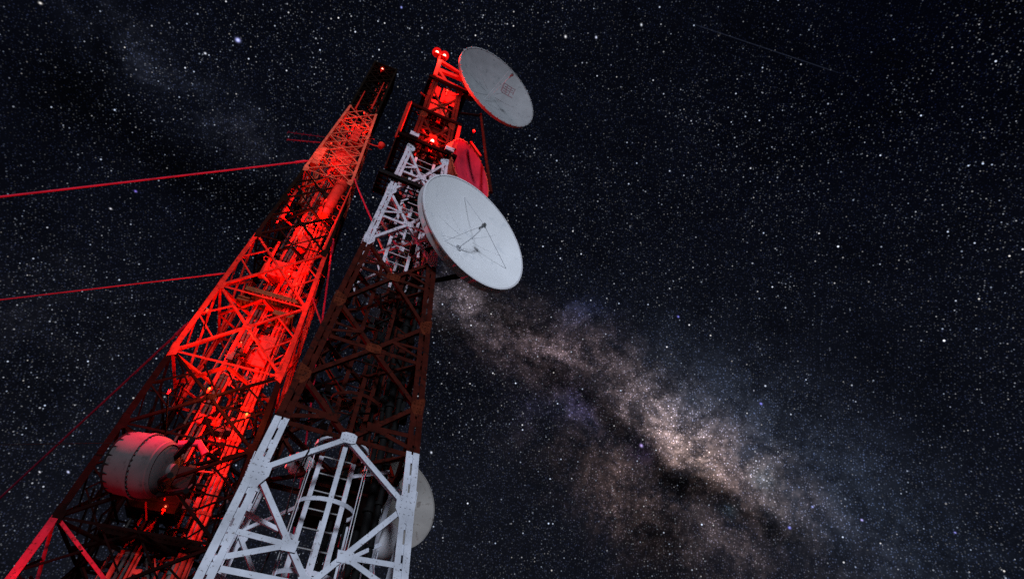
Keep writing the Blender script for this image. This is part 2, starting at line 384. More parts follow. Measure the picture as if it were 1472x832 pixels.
# ------------------------------------------------------------------ the farther tower
def lmat(z):
    return 'dark' if z < 7.07 else 'dark' if z < 12.29 else 'orange' if z < 18.4 else 'olive' if z < 23.61 else 'cream' if z < 30.8 else 'olive'  # red light and near darkness put into the band colours
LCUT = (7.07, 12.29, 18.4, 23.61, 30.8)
tl = thing('lattice_tower', 'farther lattice tower lit red, banded orange and near black, held by guy wires', 'tower', LO, (0, 0, LA))
for sx in (-1, 1):
    for sy in (-1, 1):
        b = MB(); zs = [0, 7.07, 12.29, 18.4, 23.61, 30.8, 37]
        for i in range(6):
            z0, z1 = zs[i], zs[i+1]; f = .18-.014*i
            P0 = V((sx*lw(z0), sy*lw(z0), z0)); P1 = V((sx*lw(z1), sy*lw(z1), z1))
            b.sweep(P0, P1, [(0, 0), (-sx*f, 0), (-sx*f, -sy*.02), (-sx*.02, -sy*.02), (-sx*.02, -sy*f), (0, -sy*f)], V((1, 0, 0)), V((0, 1, 0)), (lambda z: 'crimson' if z < 7.07 else lmat(z)) if (sx < 0 and sy < 0) else lmat, LCUT)  # crimson painted on the one leg that catches red light low down
            z = z0+.4
            while z < z1:
                w = lw(z); b.box((sx*(w-f*.5), sy*(w+.008), z), f*.9, .014, .22, 'crimson' if (sx < 0 and sy < 0 and z < 7.07) else lmat(z)); z += 1.3
        b.build('leg', tl)
LZ = [1.9, 4.5, 7.07, 9.68, 12.29, 15.35, 18.4, 21.0, 23.61, 25.4, 27.2, 29.0, 30.8, 32.35, 33.9, 35.45, 37]
upper = MB()
for si, side in enumerate(SIDES):
    n = nrm(side); a = V((side[1][0], side[1][1], 0))
    for k in range(len(LZ)-1):
        z0, z1 = LZ[k], LZ[k+1]; wd = .075 if z0 < 19 else .06 if z0 < 23 else .055
        zc = (z0*lw(z1)+z1*lw(z0))/(lw(z0)+lw(z1))
        for s in (-1, 1):
            p = face_pt(lw, side, s*.95, z0, -.02-.02*(s > 0)); q = face_pt(lw, side, -s*.95, z1, -.02-.02*(s > 0))
            if z0 >= 30.7 or k == 0: upper.angle(p, q, .07, .012, n, lmat, LCUT, s)
            else:
                b = MB(); b.angle(p, q, wd, .014, n, 'crimson' if (k == 1 and si in (0, 3) and s == (1 if si == 0 else -1)) else lmat, LCUT, s); b.build('diagonal_brace', tl)  # crimson painted on the low braces that catch red light
        b = MB(); b.angle(face_pt(lw, side, -.97, z0, -.045), face_pt(lw, side, .97, z0, -.045), wd*.85, .012, n, lmat(z0+.2)); b.build('horizontal_strut', tl)
        if z0 < 23 and k:
            b = MB(); b.plate([face_pt(lw, side, 0, zc, .0)+a*x+V((0, 0, y)) for x, y in ((-.15, -.09), (.15, -.09), (.15, .09), (-.15, .09))], .014, n, lmat(zc)); b.build('splice_plate', tl)
            # redundants: from mid-leg and quarter points to the diagonals
            if si != 2:
                for s in (-1, 1):
                    for (zz, t) in ((z0+(zc-z0)*.5, .5), (z1-(z1-zc)*.5, .5)):
                        pd = face_pt(lw, side, s*t*.93, zz, -.03); pl = face_pt(lw, side, s*.96, zc, -.02)
                        b = MB(); b.angle(pl, pd, .045, .010, n, lmat, LCUT, s); b.build('corner_brace', tl)
        for s in (-1, 1):
            if z0 < 24 and k:
                e = face_pt(lw, side, s, z0, .004); poly = [e-a*s*x+V((0, 0, y)) for x, y in ((.02, .28), (.24, .14), (.24, -.14), (.02, -.28))]
                b = MB(); b.plate(poly, .014, n, lmat(z0+.1)); b.build('gusset_plate', tl)
stuff(upper.build('upper_bracing', tl))
# fine secondary lattice of the slender sections, as one mesh of light angles
fine = MB()
for side in SIDES:
    n = nrm(side)
    for k in range(1, len(LZ)-1):
        z0, z1 = LZ[k], LZ[k+1]; zc = (z0+z1)/2
        if k in (4, 5): continue
        if k < 6:
            for j in range(3):
                za = z0+(z1-z0)*j/3; zb = z0+(z1-z0)*(j+1)/3
                for q in range(4 if j != 1 else 3):
                    a0 = -.9+.45*q+random.uniform(-.05, .05); a1 = a0+random.choice((-.42, .42))
                    if abs(a1) > .97 or random.random() < .15: continue
                    fine.angle(face_pt(lw, side, a0, za, -.35), face_pt(lw, side, a1, zb, -.35), .045, .01, n, lmat, LCUT)
            fine.angle(face_pt(lw, side, -.95, zc, -.35), face_pt(lw, side, .95, zc, -.35), .05, .01, n, lmat(zc)); continue
        fine.angle(face_pt(lw, side, -.95, zc, -.06), face_pt(lw, side, .95, zc, -.06), .055, .01, n, lmat(zc))
        for s in (-1, 1):
            fine.angle(face_pt(lw, side, 0, z0, -.07), face_pt(lw, side, s*.95, zc, -.07), .05, .01, n, lmat, LCUT)
            fine.angle(face_pt(lw, side, s*.95, zc, -.07), face_pt(lw, side, 0, z1, -.07), .05, .01, n, lmat, LCUT)
stuff(fine.build('light_bracing', tl))
for k in range(1, len(LZ)):
    z = LZ[k]; w = lw(z)*.92
    for s in (-1, 1):
        b = MB(); b.angle((-w, -w*s, z-.06-.03*s), (w, w*s, z-.06-.03*s), .08, .01, (0, 0, -1), lmat(z+.1)); b.build('plan_brace', tl)
    if z < 24:
        b = MB()
        for p, q in (((0, -w), (w, 0)), ((w, 0), (0, w)), ((0, w), (-w, 0)), ((-w, 0), (0, -w))): b.angle((*p, z-.1), (*q, z-.1), .09, .01, (0, 0, -1), lmat(z+.1))
        b.build('plan_diamond', tl)
# cable runways with rungs and clamps
def runway(x0, y0, z0, x1, y1, z1, w, mfn, cables, name='cable_runway'):
    b = MB(); n = (0, -1, 0); p0 = V((x0, y0, z0)); p1 = V((x1, y1, z1)); d = V((w/2, 0, 0))
    for s in (-1, 1): b.bar(p0+d*s, p1+d*s, .07, .05, n, mfn, LCUT)
    L = (p1-p0).length; i = .3
    while i < L:
        q = p0.lerp(p1, i/L); b.bar(q-d, q+d, .05, .035, n, mfn(q.z) if callable(mfn) else mfn); i += .6
    b.build(name, tl)
    for j in range(cables):
        b = MB(); x = -w*.4+w*.8*j/max(1, cables-1)+random.uniform(-.02, .02); cm = random.choice(('red_lit', 'black', 'red_lit', 'orange', 'galv_dim', 'red_lit')); r = random.choice((.035, .045, .06)); pts = []
        zt = z1-random.random()*6
        for i in range(9):
            q = p0.lerp(p1, (zt-z0)/(z1-z0)*i/8); pts.append(q+V((x+random.uniform(-.012, .012), -.07+random.uniform(-.01, .01), 0)))
        b.tube(pts, r, cm, 8)
        z = z0+.5
        while z < zt:
            q = p0.lerp(p1, (z-z0)/(z1-z0))+V((x, -.07, 0)); b.tube([q-V((0, 0, .04)), q+V((0, 0, .04))], r*1.5, cm, 8); z += 1.1
        b.build('feeder_cable', tl)
def tray_m(z): return 'dark' if 5 < z < 12.0 else 'red_lit'  # dark low down, red light put into the colour elsewhere
runway(-.35, -.45, 1, .05, -.35, 30.5, .46, tray_m, 4)
runway(1.25, -.95, 1, .33, -.45, 30, .34, tray_m, 3)
runway(-.75, .35, 1, -.3, .3, 30, .45, tray_m, 2)
runway(.35, .5, 1, .3, .2, 36, .5, tray_m, 3)
# small fittings: clips, hangers and stubs on the runways and inner frames
fit = MB()
for i in range(700):
    z = 3+27*random.random()**.9; w_ = lw(z)*.72; p = V((random.uniform(-.22, 1)*w_, random.uniform(-.8, .6)*w_, z)); d = V((random.uniform(-1, 1), random.uniform(-.4, .4), random.uniform(-1, 1))).normalized()
    L_ = random.uniform(.12, .75)
    if random.random() < .65: fit.angle(p, p+d*L_, .038, .008, (0, -1, 0), random.choice(('red_lit', 'red_lit', 'orange', 'dark', 'black', 'galv_dim')))
    else: fit.box(p, random.uniform(.06, .22), .08, random.uniform(.08, .3), random.choice(('red_lit', 'dark', 'black', 'red_lit', 'galv_dim')))
stuff(fit.build('small_fittings', tl))
# inner ladder
b = MB()
for x in (-.26, .26): b.bar((.75+x, .2, 1), (.15+x, .15, 36.5), .06, .03, (0, -1, 0), tray_m)
lad2 = b.build('ladder', tl); z = 3.; i = 0
rg = MB()
while z < 36:
    t = (z-1)/35.5; x = .75-.6*t; rg.tube([(x-.26, .19, z), (x+.26, .19, z)], .018, tray_m(z), 6); z += .36
stuff(rg.build('rungs', lad2))
z = 4.
while z < 30:
    t = (z-1)/35.5; x = .75-.6*t; b = MB(); pts = [V((x+.36*math.cos(math.radians(-200+220*i/14)), -.12+.36*math.sin(math.radians(-200+220*i/14)), z)) for i in range(15)]
    for i in range(14): b.bar(pts[i], pts[i+1], .06, .01, (pts[i]+pts[i+1])/2-V((x, -.12, z)), tray_m(z))
    b.build('cage_hoop', tl); z += 1.25
# green riser pipe, flanges
b = MB(); b.tube([(.88, -.75, 1), (.95, -.78, 7), (1.0, -.78, 9.3)], .125, 'greenpipe', 16)
for z in (4.4, 6.6, 8.8): b.tube([(.93+.01*(z-5), -.77, z-.05), (.93+.01*(z-5), -.77, z+.05)], .165, 'greenpipe', 16)
b.build('riser_pipe', tl)
# equipment panels and boxes carried inside the frame
for (x, y, z, sx, sy, sz, m_) in ((.72, -1.12, 13.4, .42, .10, 1.25, 'red_lit'), (-.82, -.9, 25.0, .36, .3, 1.5, 'cream'), (-.1, -.6, 26.0, .4, .3, 1.7, 'red_lit'), (.35, -.7, 25.4, .5, .2, 1.9, 'red_lit'), (.25, -.75, 28.0, .4, .25, 1.2, 'red_lit'), (-.25, -.5, 8.6, 1.2, .8, 1.3, 'black'), (-.15, -.8, 17.3, .5, .35, .8, 'red_lit'), (.3, -.8, 19.2, .35, .3, .7, 'red_lit'), (.2, .1, 16.6, .9, .5, .7, 'red_lit'), (.25, .0, 21.5, .5, .4, 1.5, 'red_lit'), (.1, .1, 14.2, .55, .3, 1.3, 'red_lit'), (.3, .4, 11.0, .5, .3, .6, 'red_lit')):
    b = MB(); b.box((x, y, z), sx, sy, sz, m_)
    for i in (-1, 0, 1): b.box((x, y-sy/2-.012, z+i*sz*.3), sx*.92, .02, .05, m_)
    b.box((x, y+sy/2+.02, z), sx*.3, .06, sz*1.1, m_); b.build('equipment_cabinet', tl)
# platforms of the farther tower
def grating(z, x0, x1, y0, y1, m_):
    b = MB()
    for p, q in (((x0, y0), (x1, y0)), ((x1, y0), (x1, y1)), ((x1, y1), (x0, y1)), ((x0, y1), (x0, y0))):
        b.angle((*p, z), (*q, z), .18, .014, (q[1]-p[1], p[0]-q[0], 0), m_)
    k = int((x1-x0)/.13)
    for i in range(1, k): x = x0+(x1-x0)*i/k; b.bar((x, y0, z), (x, y1, z), .07, .03, (0, 0, 1), m_)
    b.build('platform', tl)
grating(15.75, -.75, 1.15, -1.25, -.75, 'ochre'); grating(15.0, .45, 1.15, -1.28, -.6, 'ochre'); grating(15.3, -.85, -.45, -1.2, -.7, 'ochre'); grating(7.2, -1.0, 1.3, -1.2, -.5, 'dark')
grating(21.6, -.6, .7, -.4, .8, 'dark'); grating(33.5, -.5, .5, -.5, .5, 'olive'); grating(10.9, -.9, .9, .1, 1.1, 'dark')
for sx in (-1, 1):
    for sy in (-1, 1):
        b = MB(); b.box((sx*2.25, sy*2.25, 0), 1.1, 1.1, .6, 'concrete'); b.build('footing', tl)
# top plate
b = MB(); b.box((0, 0, 36.9), 1.46, 1.46, .10, 'olive'); b.build('top_deck', tl)

# ------------------------------------------------------------------ dishes
def dish(name, label, Mx, az, el, R, depth, shroud, skin, rim, flange=True, struts=(), feed=None, hook=None, back='dish_rim', mount=None, group=None, mountmat='galv', bolts=0, seams=0):
    a = math.radians(az); r = thing(name, label, 'dish', Mx, (math.radians(-el), 0, PI-a), group)
    Y = V((0, 1, 0))
    b = MB(); prof = []
    N = 18
    for i in range(N+1): t = i/N; prof.append((R*t*.985, depth*(1-t*t)))
    for i in range(N, -1, -1): t = i/N; prof.append((R*t*.985, depth*(1-t*t)+.035))
    b.lathe(prof, (0, 0, 0), Y, [skin]*(N+1)+[back]*(N), 96); b.build('reflector', r)
    if seams:
        for i in range(seams):
            t = 2*PI*i/seams+.13; b = MB(); pts = [V((R*q*math.cos(t), depth*(1-q*q)-.003, R*q*math.sin(t))) for q in (.12, .3, .5, .7, .85, .97)]
            b.tube(pts, .0045, skin, 4); b.build('panel_seam', r)
    b = MB()
    sh = shroud
    b.lathe([(R*.985, .0), (R*.985, -.012), (R*1.012, -.012), (R*1.012, .03), (R*1.0, .035), (R*1.0, sh), (R*.97, sh+.02), (R*.97, .03)], (0, 0, 0), Y, rim, 96, True)
    if bolts:
        for i in range(bolts):
            t = 2*PI*i/bolts; c = V((R*1.0*math.cos(t), -.012, R*1.0*math.sin(t))); b.tube([c, c+V((0, -.03, 0))], .022, rim, 6)
    b.build('rim', r)
    b = MB()   # back ribs and hub
    for i in range(8):
        t = 2*PI*i/8+.2; u = V((math.cos(t), 0, math.sin(t)))
        ins = [u*R*q+Y*(depth*(1-q*q)+.036) for q in (.15, .3, .45, .6, .75, .9)]; outs = [u*R*q+Y*(depth*(1-q*q)+.06+.16*(1-q)) for q in (.9, .75, .6, .45, .3, .15)]
        for q in range(5): b.plate([ins[q], ins[q+1], outs[4-q], outs[5-q]], .03, u.cross(Y), back)
    b.lathe([(0, depth+.02), (.32, depth+.0), (.32, depth+.25), (.22, depth+.3), (0, depth+.3)], (0, 0, 0), Y, back, 24)
    b.build('backing_frame', r)
    for p, q in struts:
        b = MB(); b.tube([p, q], .0075, 'strut_grey', 6); b.build('feed_strut', r)
    if feed:
        f = V(feed); b = MB()
        b.lathe([(0, -.07), (.05, -.07), (.055, .02), (.04, .05), (.03, .18), (0, .18)], f, Y, 'galv', 20); b.box(f+V((0, -.02, -.03)), .11, .04, .09, 'galv'); b.build('feed_horn', r)
    if hook:
        b = MB(); b.tube(hook, .016, 'strut_grey', 8); e = V(hook[-1]); b.lathe([(.05, -.02), (.085, -.02), (.085, .02), (.05, .02)], e, Y, 'strut_grey', 16, True); b.build('feed_waveguide', r)
    if mount:
        for p, q, rad in mount:
            b = MB(); b.tube([p, q], rad, mountmat, 10); b.build('mount_arm', r)
    return r
def surf(x, z, R, d): return (x, d*(1-(x*x+z*z)/(R*R)), z)
R2 = 1.86; d2 = .42
f2 = (.03, -.30, .02)
D2 = dish('parabolic_dish', 'large bright white dish at mid height on the nearer tower with thin tripod feed', (-1.11, 9.83, 14.22), 137, 0, R2, d2, .24, 'dish_white', 'dish_rim',
     struts=[(surf(-.46, 1.33, R2, d2), f2), (surf(1.40, -.30, R2, d2), f2), (surf(-.80, -1.02, R2, d2), f2)], feed=(.03, -.28, .02),
     hook=[(.03, -.22, .0), (-.02, -.2, -.2), (-.10, .0, -.42), (-.2, .2, -.60), (-.26, surf(-.28, -.75, R2, d2)[1]-.02, -.72)],
     mount=[((-.5, d2+.2, .6), (-.9, d2+.55, .9), .06), ((-.5, d2+.2, -.6), (-.9, d2+.5, -.9), .06), ((0, d2+.2, 0), (-.35, d2+.6, 0), .12), ((.5, d2+.1, -.9), (-.6, d2+.9, -1.7), .05), ((.9, d2, -.7), (-.5, d2+.95, -1.55), .05)], mountmat='black', seams=10)
R1 = 1.93; d1 = .5; f1 = (.04, -.85, -.08)
D1 = dish('parabolic_dish', 'grey dish at the very top of the nearer tower with a faded red mark inside', (-1.102, 10.21, 24.394), 141, -8, R1, d1, .12, 'dish_grey', 'dish_grey',
     struts=[(surf(-.2, -.9, R1, d1), f1), (surf(-.25, -.85, R1, d1), (.0, -.55, .55))], feed=(.04, -.85, -.08), back='dish_warm',
     mount=[((-.4, d1+.2, .3), (-1.0, d1+.6, .3), .07), ((-.4, d1+.2, -.5), (-1.0, d1+.6, -.7), .07), ((0, d1+.2, 0), (-.6, d1+.7, -.2), .12)], mountmat='red', seams=8, bolts=36)
# faded illegible painted marking: worn strokes following the reflector
mk = MB()
for (x0, z0, x1, z1) in ((-.28, .26, .28, .26), (-.28, .0, .26, .02), (-.26, -.26, .28, -.25), (-.27, .27, -.27, -.25), (-.08, .2, -.08, -.2), (.1, .24, .1, -.24), (.27, .26, .27, -.1), (-.2, .13, .2, .13), (-.2, -.13, .02, -.13)):
    pts = []
    for i in range(5):
        x = .66+x0+(x1-x0)*i/4; z = .92+z0+(z1-z0)*i/4; pts.append(V(surf(x, z, R1, d1))-V((0, .006, 0)))
    for i in range(4): mk.bar(pts[i], pts[i+1], .075, .004, (0, -1, 0), 'fade_red')
mk.build('painted_mark', D1)
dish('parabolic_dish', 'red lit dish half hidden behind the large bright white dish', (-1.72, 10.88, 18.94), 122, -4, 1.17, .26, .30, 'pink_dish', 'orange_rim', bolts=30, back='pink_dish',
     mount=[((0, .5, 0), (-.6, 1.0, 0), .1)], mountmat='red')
dish('parabolic_dish', 'pale grey dish low behind the right leg of the nearer tower', (-2.35, 12.73, 7.67), 141, 0, 1.05, .3, .16, 'dish_warm', 'dish_warm',
     mount=[((0, .5, 0), (-.5, .8, .1), .09), ((0, .5, -.4), (-.6, .8, -.4), .05)], mountmat='red')

def drum(name, label, loc, az, el, R, L, skin, rim, back, teeth=True, scale=1.):
    a = math.radians(az); r = thing(name, label, 'drum antenna', loc, (math.radians(-el), 0, PI-a)); Y = V((0, 1, 0))
    b = MB(); b.lathe([(0, -L*.5-.22), (R*.4, -L*.5-.19), (R*.75, -L*.5-.11), (R*.94, -L*.5-.01), (R*.985, -L*.42), (R, -L*.25), (R, L*.12)], (0, 0, 0), Y, skin, 72); b.build('radome_shell', r)
    b = MB(); b.lathe([(R*.99, L*.06), (R*1.05, L*.06), (R*1.05, L*.1), (R*1.05, L*.14), (R*.99, L*.14)], (0, 0, 0), Y, rim, 72)
    for i in range(40):
        t = 2*PI*i/40; c = V((R*1.025*math.cos(t), L*.14, R*1.025*math.sin(t))); b.tube([c, c+V((0, .03, 0))], .018, 'drum_dark', 6)
    b.build('bolted_flange', r)
    b = MB(); b.lathe([(R*.99, L*.14), (R*.985, L*.26), (R*.95, L*.38), (R*.86, L*.50), (R*.70, L*.60), (R*.45, L*.67), (.0, L*.70)], (0, 0, 0), Y, back, 72); b.build('back_shell', r)
    b = MB(); b.lathe([(R*.80, L*.40), (R*.88, L*.46), (R*.88, L*.52), (R*.80, L*.58)], (0, 0, 0), Y, back, 72, True); b.lathe([(0, L*.55), (.16, L*.62), (.16, L*.8), (0, L*.8)], (0, 0, 0), Y, back, 24); b.build('back_ring', r)
    if teeth:
        b = MB()
        for i in range(22):
            t = 2*PI*i/22; u = V((math.cos(t), 0, math.sin(t))); w = u.cross(Y)
            b.plate([u*R*.985-Y*L*.46+w*.028, u*R*.985-Y*L*.46-w*.028, u*R*1.008-Y*L*.33], .012, u, 'black')
        b.lathe([(R*.95, -L*.49), (R*.99, -L*.49), (R*.995, -L*.45), (R*.97, -L*.45)], (0, 0, 0), Y, 'black', 72, True)
        b.build('edge_clips', r)
    return r
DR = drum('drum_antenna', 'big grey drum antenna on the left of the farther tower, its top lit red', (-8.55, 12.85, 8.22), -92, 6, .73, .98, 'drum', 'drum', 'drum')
b = MB(); b.tube([(.1, .55, .62), (.0, .95, .80), (-.1, 1.2, .60)], .09, 'pink_dish', 12); b.build('waveguide_elbow', DR)
for p, q in (((0, .6, .3), (.9, 1.3, .4)), ((0, .6, -.3), (.9, 1.3, -.5)), ((-.3, .6, -.5), (.5, 1.6, -.6))):
    b = MB(); b.tube([p, q], .07, 'black', 8); b.build('mount_arm', DR)
drum('drum_antenna', 'white drum antenna low inside the nearer tower, right of the ladder', (-2.72, 12.25, 6.62), 60, 0, .42, .9, 'dish_rim', 'dish_rim', 'dish_rim', False)
drum('drum_antenna', 'small white drum antenna behind the ladder of the nearer tower', (-4.31, 11.73, 7.86), 60, 0, .27, .5, 'dish_rim', 'dish_rim', 'dish_rim', False)

# ------------------------------------------------------------------ lamps
def beacon(name, label, P, lamps, power, sz=.2, col=(1, .03, .018), bulb='bulb', lens='lens', post=.35, group=None, cat='beacon'):
    r = thing(name, label, cat, P, (0, 0, RA), group)
    b = MB(); b.tube([(0, 0, -post), (0, 0, -.05)], .02+sz*.12, 'red_lit', 8)
    w = abs(lamps[0][0])+sz*.5+.01
    b.box((0, 0, -.04), 2*w, sz*.8+.02, .05, 'red_lit'); b.build('bracket', r)
    for (x, y, z) in lamps:
        c = V((x, y, z)); b = MB(); prof = [(sz*math.sin(PI*i/10)*.95, -sz*math.cos(PI*i/10)*1.1) for i in range(11)]
        b.lathe(prof, c+V((0, 0, sz*.9)), (0, 0, 1), lens, 24); L = b.build('lens', r)
        b = MB(); q = sz*.34; b.lathe([(q*math.sin(PI*i/6), -q*math.cos(PI*i/6)) for i in range(7)], c+V((0, 0, sz*.9)), (0, 0, 1), bulb, 12); b.build('bulb', L)
    if power:
        ld = bpy.data.lights.new('beacon_glow', 'POINT'); ld.energy = power; ld.color = col; ld.shadow_soft_size = .06
        lo = bpy.data.objects.new('beacon_glow', ld); C.objects.link(lo); lo.parent = r; lo.location = (0, -sz*1.3-.06, sz*.9)
    return r
def arm(r, y):
    b = MB(); b.bar((0, 0, -.10), (0, y, -.10), .03, .03, (0, 0, 1), 'dark'); b.build('arm', r)
def RW(x, y, z): return RM @ V((x, y, z))
def LW(x, y, z): return LM @ V((x, y, z))
beacon('beacon_light', 'bright double red beacon on top of the nearer tower', RW(-.66, -.66, 25.75), [(-.165, 0, 0), (.165, 0, 0)], 460, .21, post=.6)
arm(beacon('fill_lamp', 'small added red lamp on an arm above the half hidden red dish', RW(1.25, -1.2, 19.9), [(0, 0, 0)], 75, .06, lens='lens_dim', bulb='bulb_dim', cat='lamp', col=(1, .012, .03), post=.12), .55)  # extra lamp added to brighten the half hidden dish
beacon('beacon_light', 'red lamp glowing inside the nearer tower just above its upper white band', RW(.02, -.62, 19.0), [(0, 0, 0)], 130, .17)
beacon('beacon_light', 'added red lamp inside the screened top section of the nearer tower', RW(.0, -.98, 22.3), [(0, 0, 0)], 170, .10, lens='lens_dim', bulb='bulb_dim')  # extra lamp added to brighten the top section
beacon('beacon_light', 'dim red lamp at the top of the farther tower', LW(-.1, -.74, 36.1), [(0, 0, 0)], 12, .15, lens='lens_dim', bulb='bulb')
OUT = (  # red lamps on arms off the front face, added to light the lattice
    (-1.05, -2.5, 13.4, 170, (1, .10, .02), 'added red lamp on an arm at the lower left of the orange band'),
    (.95, -2.3, 15.6, 140, (1, .030, .012), 'added red lamp on an arm right of the orange band by the ochre platform'),
    (-.65, -2.1, 18.6, 110, (1, .010, .03), 'added red lamp on an arm where the orange band meets the dark band above it'),
    (.55, -2.0, 20.8, 60, (1, .015, .012), 'added red lamp on an arm in the middle dark band beside the fat cylinder antenna'),
    (-.35, -1.9, 25.0, 110, (1, .09, .05), 'added red lamp on an arm low in the salmon band'),
    (.30, -1.7, 28.9, 75, (1, .07, .04), 'added red lamp on an arm high in the salmon band'),
    (-.45, -3.7, 9.75, 800, (1, .006, .055), 'added red lamp on an arm just above the big grey drum antenna'),
    (-1.1, -2.7, 5.3, 120, (1, .010, .045), 'lowest added red lamp on an arm by the bottom left leg of the farther tower'))
for (x, y, z, p, col, lab) in OUT:
    arm(beacon('fill_lamp', lab, LW(x, y, z), [(0, 0, 0)], p, .03, lens='lens_dim', bulb='bulb_dim', group='added red lamps on the farther tower', cat='lamp', col=col, post=.12), -lw(z)-y)
for (x, y, z, p, lab) in ((-.1, -.95, 13.6, 230, 'red lamp inside the lower part of the orange band'), (.3, -.9, 17.2, 260, 'red lamp inside the upper part of the orange band'), (.1, -.7, 20.2, 420, 'red lamp inside the middle dark band'), (.1, -.6, 24.6, 130, 'red lamp inside the lower salmon band'), (.05, -.5, 28.6, 70, 'red lamp inside the upper salmon band'), (.5, -.5, 10.4, 80, 'red lamp inside the low dark band'), (.1, -1.0, 8.0, 18, 'lowest inner red lamp behind the green pipe')):
    beacon('fill_lamp', lab+' of the farther tower, added to light it', LW(x, y, z), [(0, 0, 0)], p, .07, lens='lens_dim', bulb='bulb_dim', group='added red lamps on the farther tower', cat='lamp', col=(1, .03, .012), post=.15)  # inner lamps added to brighten the lattice from within
for (x, y, z, p, lab) in ((-.03, -2.1, 11.0, 230, 'tiny amber lamp at the left of the farther tower below the orange band'), (1.2, -2.2, 10.42, 210, 'tiny amber lamp beside the left leg of the nearer tower')):
    arm(beacon('work_lamp', lab, LW(x, y, z), [(0, 0, 0)], p, .034, lens='amber', bulb='amber', cat='lamp', group='amber lamps on the farther tower', post=.12, col=(1, .17, .03)), -lw(z)-y)

# ------------------------------------------------------------------ antennas on the farther tower
def whip(label, x, y, z, h, r, m_='red_lit', arm=(.3, 0), loops=0, group='whip antennas on the farther tower'):
    t = thing('whip_antenna', label, 'antenna', LW(x, y, z), (0, 0, LA), group)
    b = MB(); b.tube([(0, 0, 0), (0, 0, h*.35), (0, 0, h*.36), (0, 0, h)], [r, r, r*.7, r*.5], m_, 8); b.build('mast', t)
    for zz in (.1, h*.3):
        b = MB(); b.bar((0, 0, zz), (arm[0], arm[1], zz), .05, .05, (0, 0, 1), m_); b.build('bracket', t)
    for i in range(loops):
        zz = h*(.45+.5*i/loops); b = MB(); b.tube([(0, 0, zz-.12), (-.16, -.08, zz-.1), (-.2, -.1, zz), (-.16, -.08, zz+.1), (0, 0, zz+.12)], .018, m_, 6); b.build('dipole_loop', t)
    return t
whip('thick red whip antenna in the dark band left of the cylinder antenna', -.95, -.9, 20.1, 2.4, .10, arm=(.5, .3), loops=3)
whip('red whip antenna standing above the ochre platform', -.5, -1.15, 16.5, 2.0, .10, arm=(.4, .4), loops=2)
whip('slim red whip antenna left of centre on top of the salmon band', -.4, -.75, 30.6, 2.2, .05, arm=(.1, .2))
whip('slim red whip antenna right of centre on top of the salmon band', .35, -.75, 31.2, 3.4, .05, arm=(.1, .2))
whip('stubby orange whip antenna at the right leg, foot of the orange band', 1.44, -1.32, 12.5, 2.0, .09, 'orange', (-.25, .3))
whip('short red whip antenna right of the cylinder antenna', .9, -1.05, 17.4, 2.6, .07, arm=(-.2, .3), loops=2)
whip('long red whip antenna up the right edge of the farther tower', 1.15, -1.28, 18.6, 4.5, .06, arm=(-.2, .3), loops=3)
ca = thing('cylinder_antenna', 'fat red cylinder antenna standing in the upper part of the farther tower', 'antenna', LW(.55, -1.05, 20.9), (0, math.radians(3.5), LA))
b = MB(); b.lathe([(0, -.04), (.2, -.03), (.26, .06), (.26, 2.45), (.2, 2.56), (0, 2.58)], (0, 0, 0), (0, 0, 1), 'red_lit', 24); b.build('radome', ca)
b = MB(); b.lathe([(.27, .3), (.29, .3), (.29, .42), (.27, .42)], (0, 0, 0), (0, 0, 1), 'orange', 24, True); b.lathe([(.27, 2.1), (.29, 2.1), (.29, 2.22), (.27, 2.22)], (0, 0, 0), (0, 0, 1), 'orange', 24, True); b.build('clamp_band', ca)
YAW = -.28
def yagi(label, p, az, L, n, bm='wire_low'):
    t = thing('yagi_antenna', label, 'antenna', p, (0, 0, az), 'yagi antennas left of the farther tower')
    b = MB(); b.tube([(0, 0, 0), (-L, 0, 0)], .026, bm, 8); b.build('boom', t)
    for i in range(n):
        x = -L*(.3+.68*i/(n-1)); b = MB(); b.tube([(x, 0, -.16), (x, 0, .16)], .012, 'wire_dim', 6); b.build('element', t)
yagi('lower brighter yagi boom pointing left from the salmon band', LW(-.85, -.85, 26.4), LA+YAW, 1.9, 5)
yagi('upper dimmer yagi boom pointing left from the salmon band', LW(-.8, -.85, 26.95), LA+YAW+.05, 2.1, 5, 'wire_dim')
t = thing('arm_lamp', 'unlit cup shaped lamp on a short arm right of the salmon band', 'lamp', LW(.82, -.8, 27.7), (0, 0, LA))
b = MB(); b.tube([(0, 0, 0), (.45, -.05, -.1), (.75, -.05, -.05)], .03, 'red_lit', 8); b.build('arm', t)
b = MB(); b.lathe([(.03, -.12), (.12, -.1), (.17, .02), (.18, .14), (.15, .13), (.13, .03), (.05, -.06)], (.78, -.05, .05), (.2, -.3, 1), 'red_lit', 20); b.build('cup', t)

# ------------------------------------------------------------------ guy wires
def guy(label, P0, P1, r, m_, sag=.006, clamp=True):
    t = thing('guy_wire', label, 'guy wire', P0, (0, 0, 0), 'guy wires of the farther tower')
    P0 = V(P0); P1 = V(P1); d = P1-P0; pts = []
    for i in range(25): u = i/24; pts.append(d*u-V((0, 0, 4*u*(1-u)*sag*d.length)))
    b = MB(); b.tube(pts, r, m_, 8); b.build('cable', t)
    if clamp:
        b = MB(); q = d.normalized(); b.tube([q*.1, q*.16, q*.2, q*.5, q*.54, q*.6], [r*1.1, r*1.7, r*1.5, r*1.5, r*1.7, r*1.1], m_, 8); b.build('turnbuckle', t)
    return t
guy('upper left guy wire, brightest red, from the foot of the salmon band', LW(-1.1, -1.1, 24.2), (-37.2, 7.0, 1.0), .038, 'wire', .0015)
guy('second guy wire on the left, from the orange band edge below the upper one', LW(-1.5, -1.5, 15.9), (-37.2, 7.6, .5), .022, 'wire_low', .002)
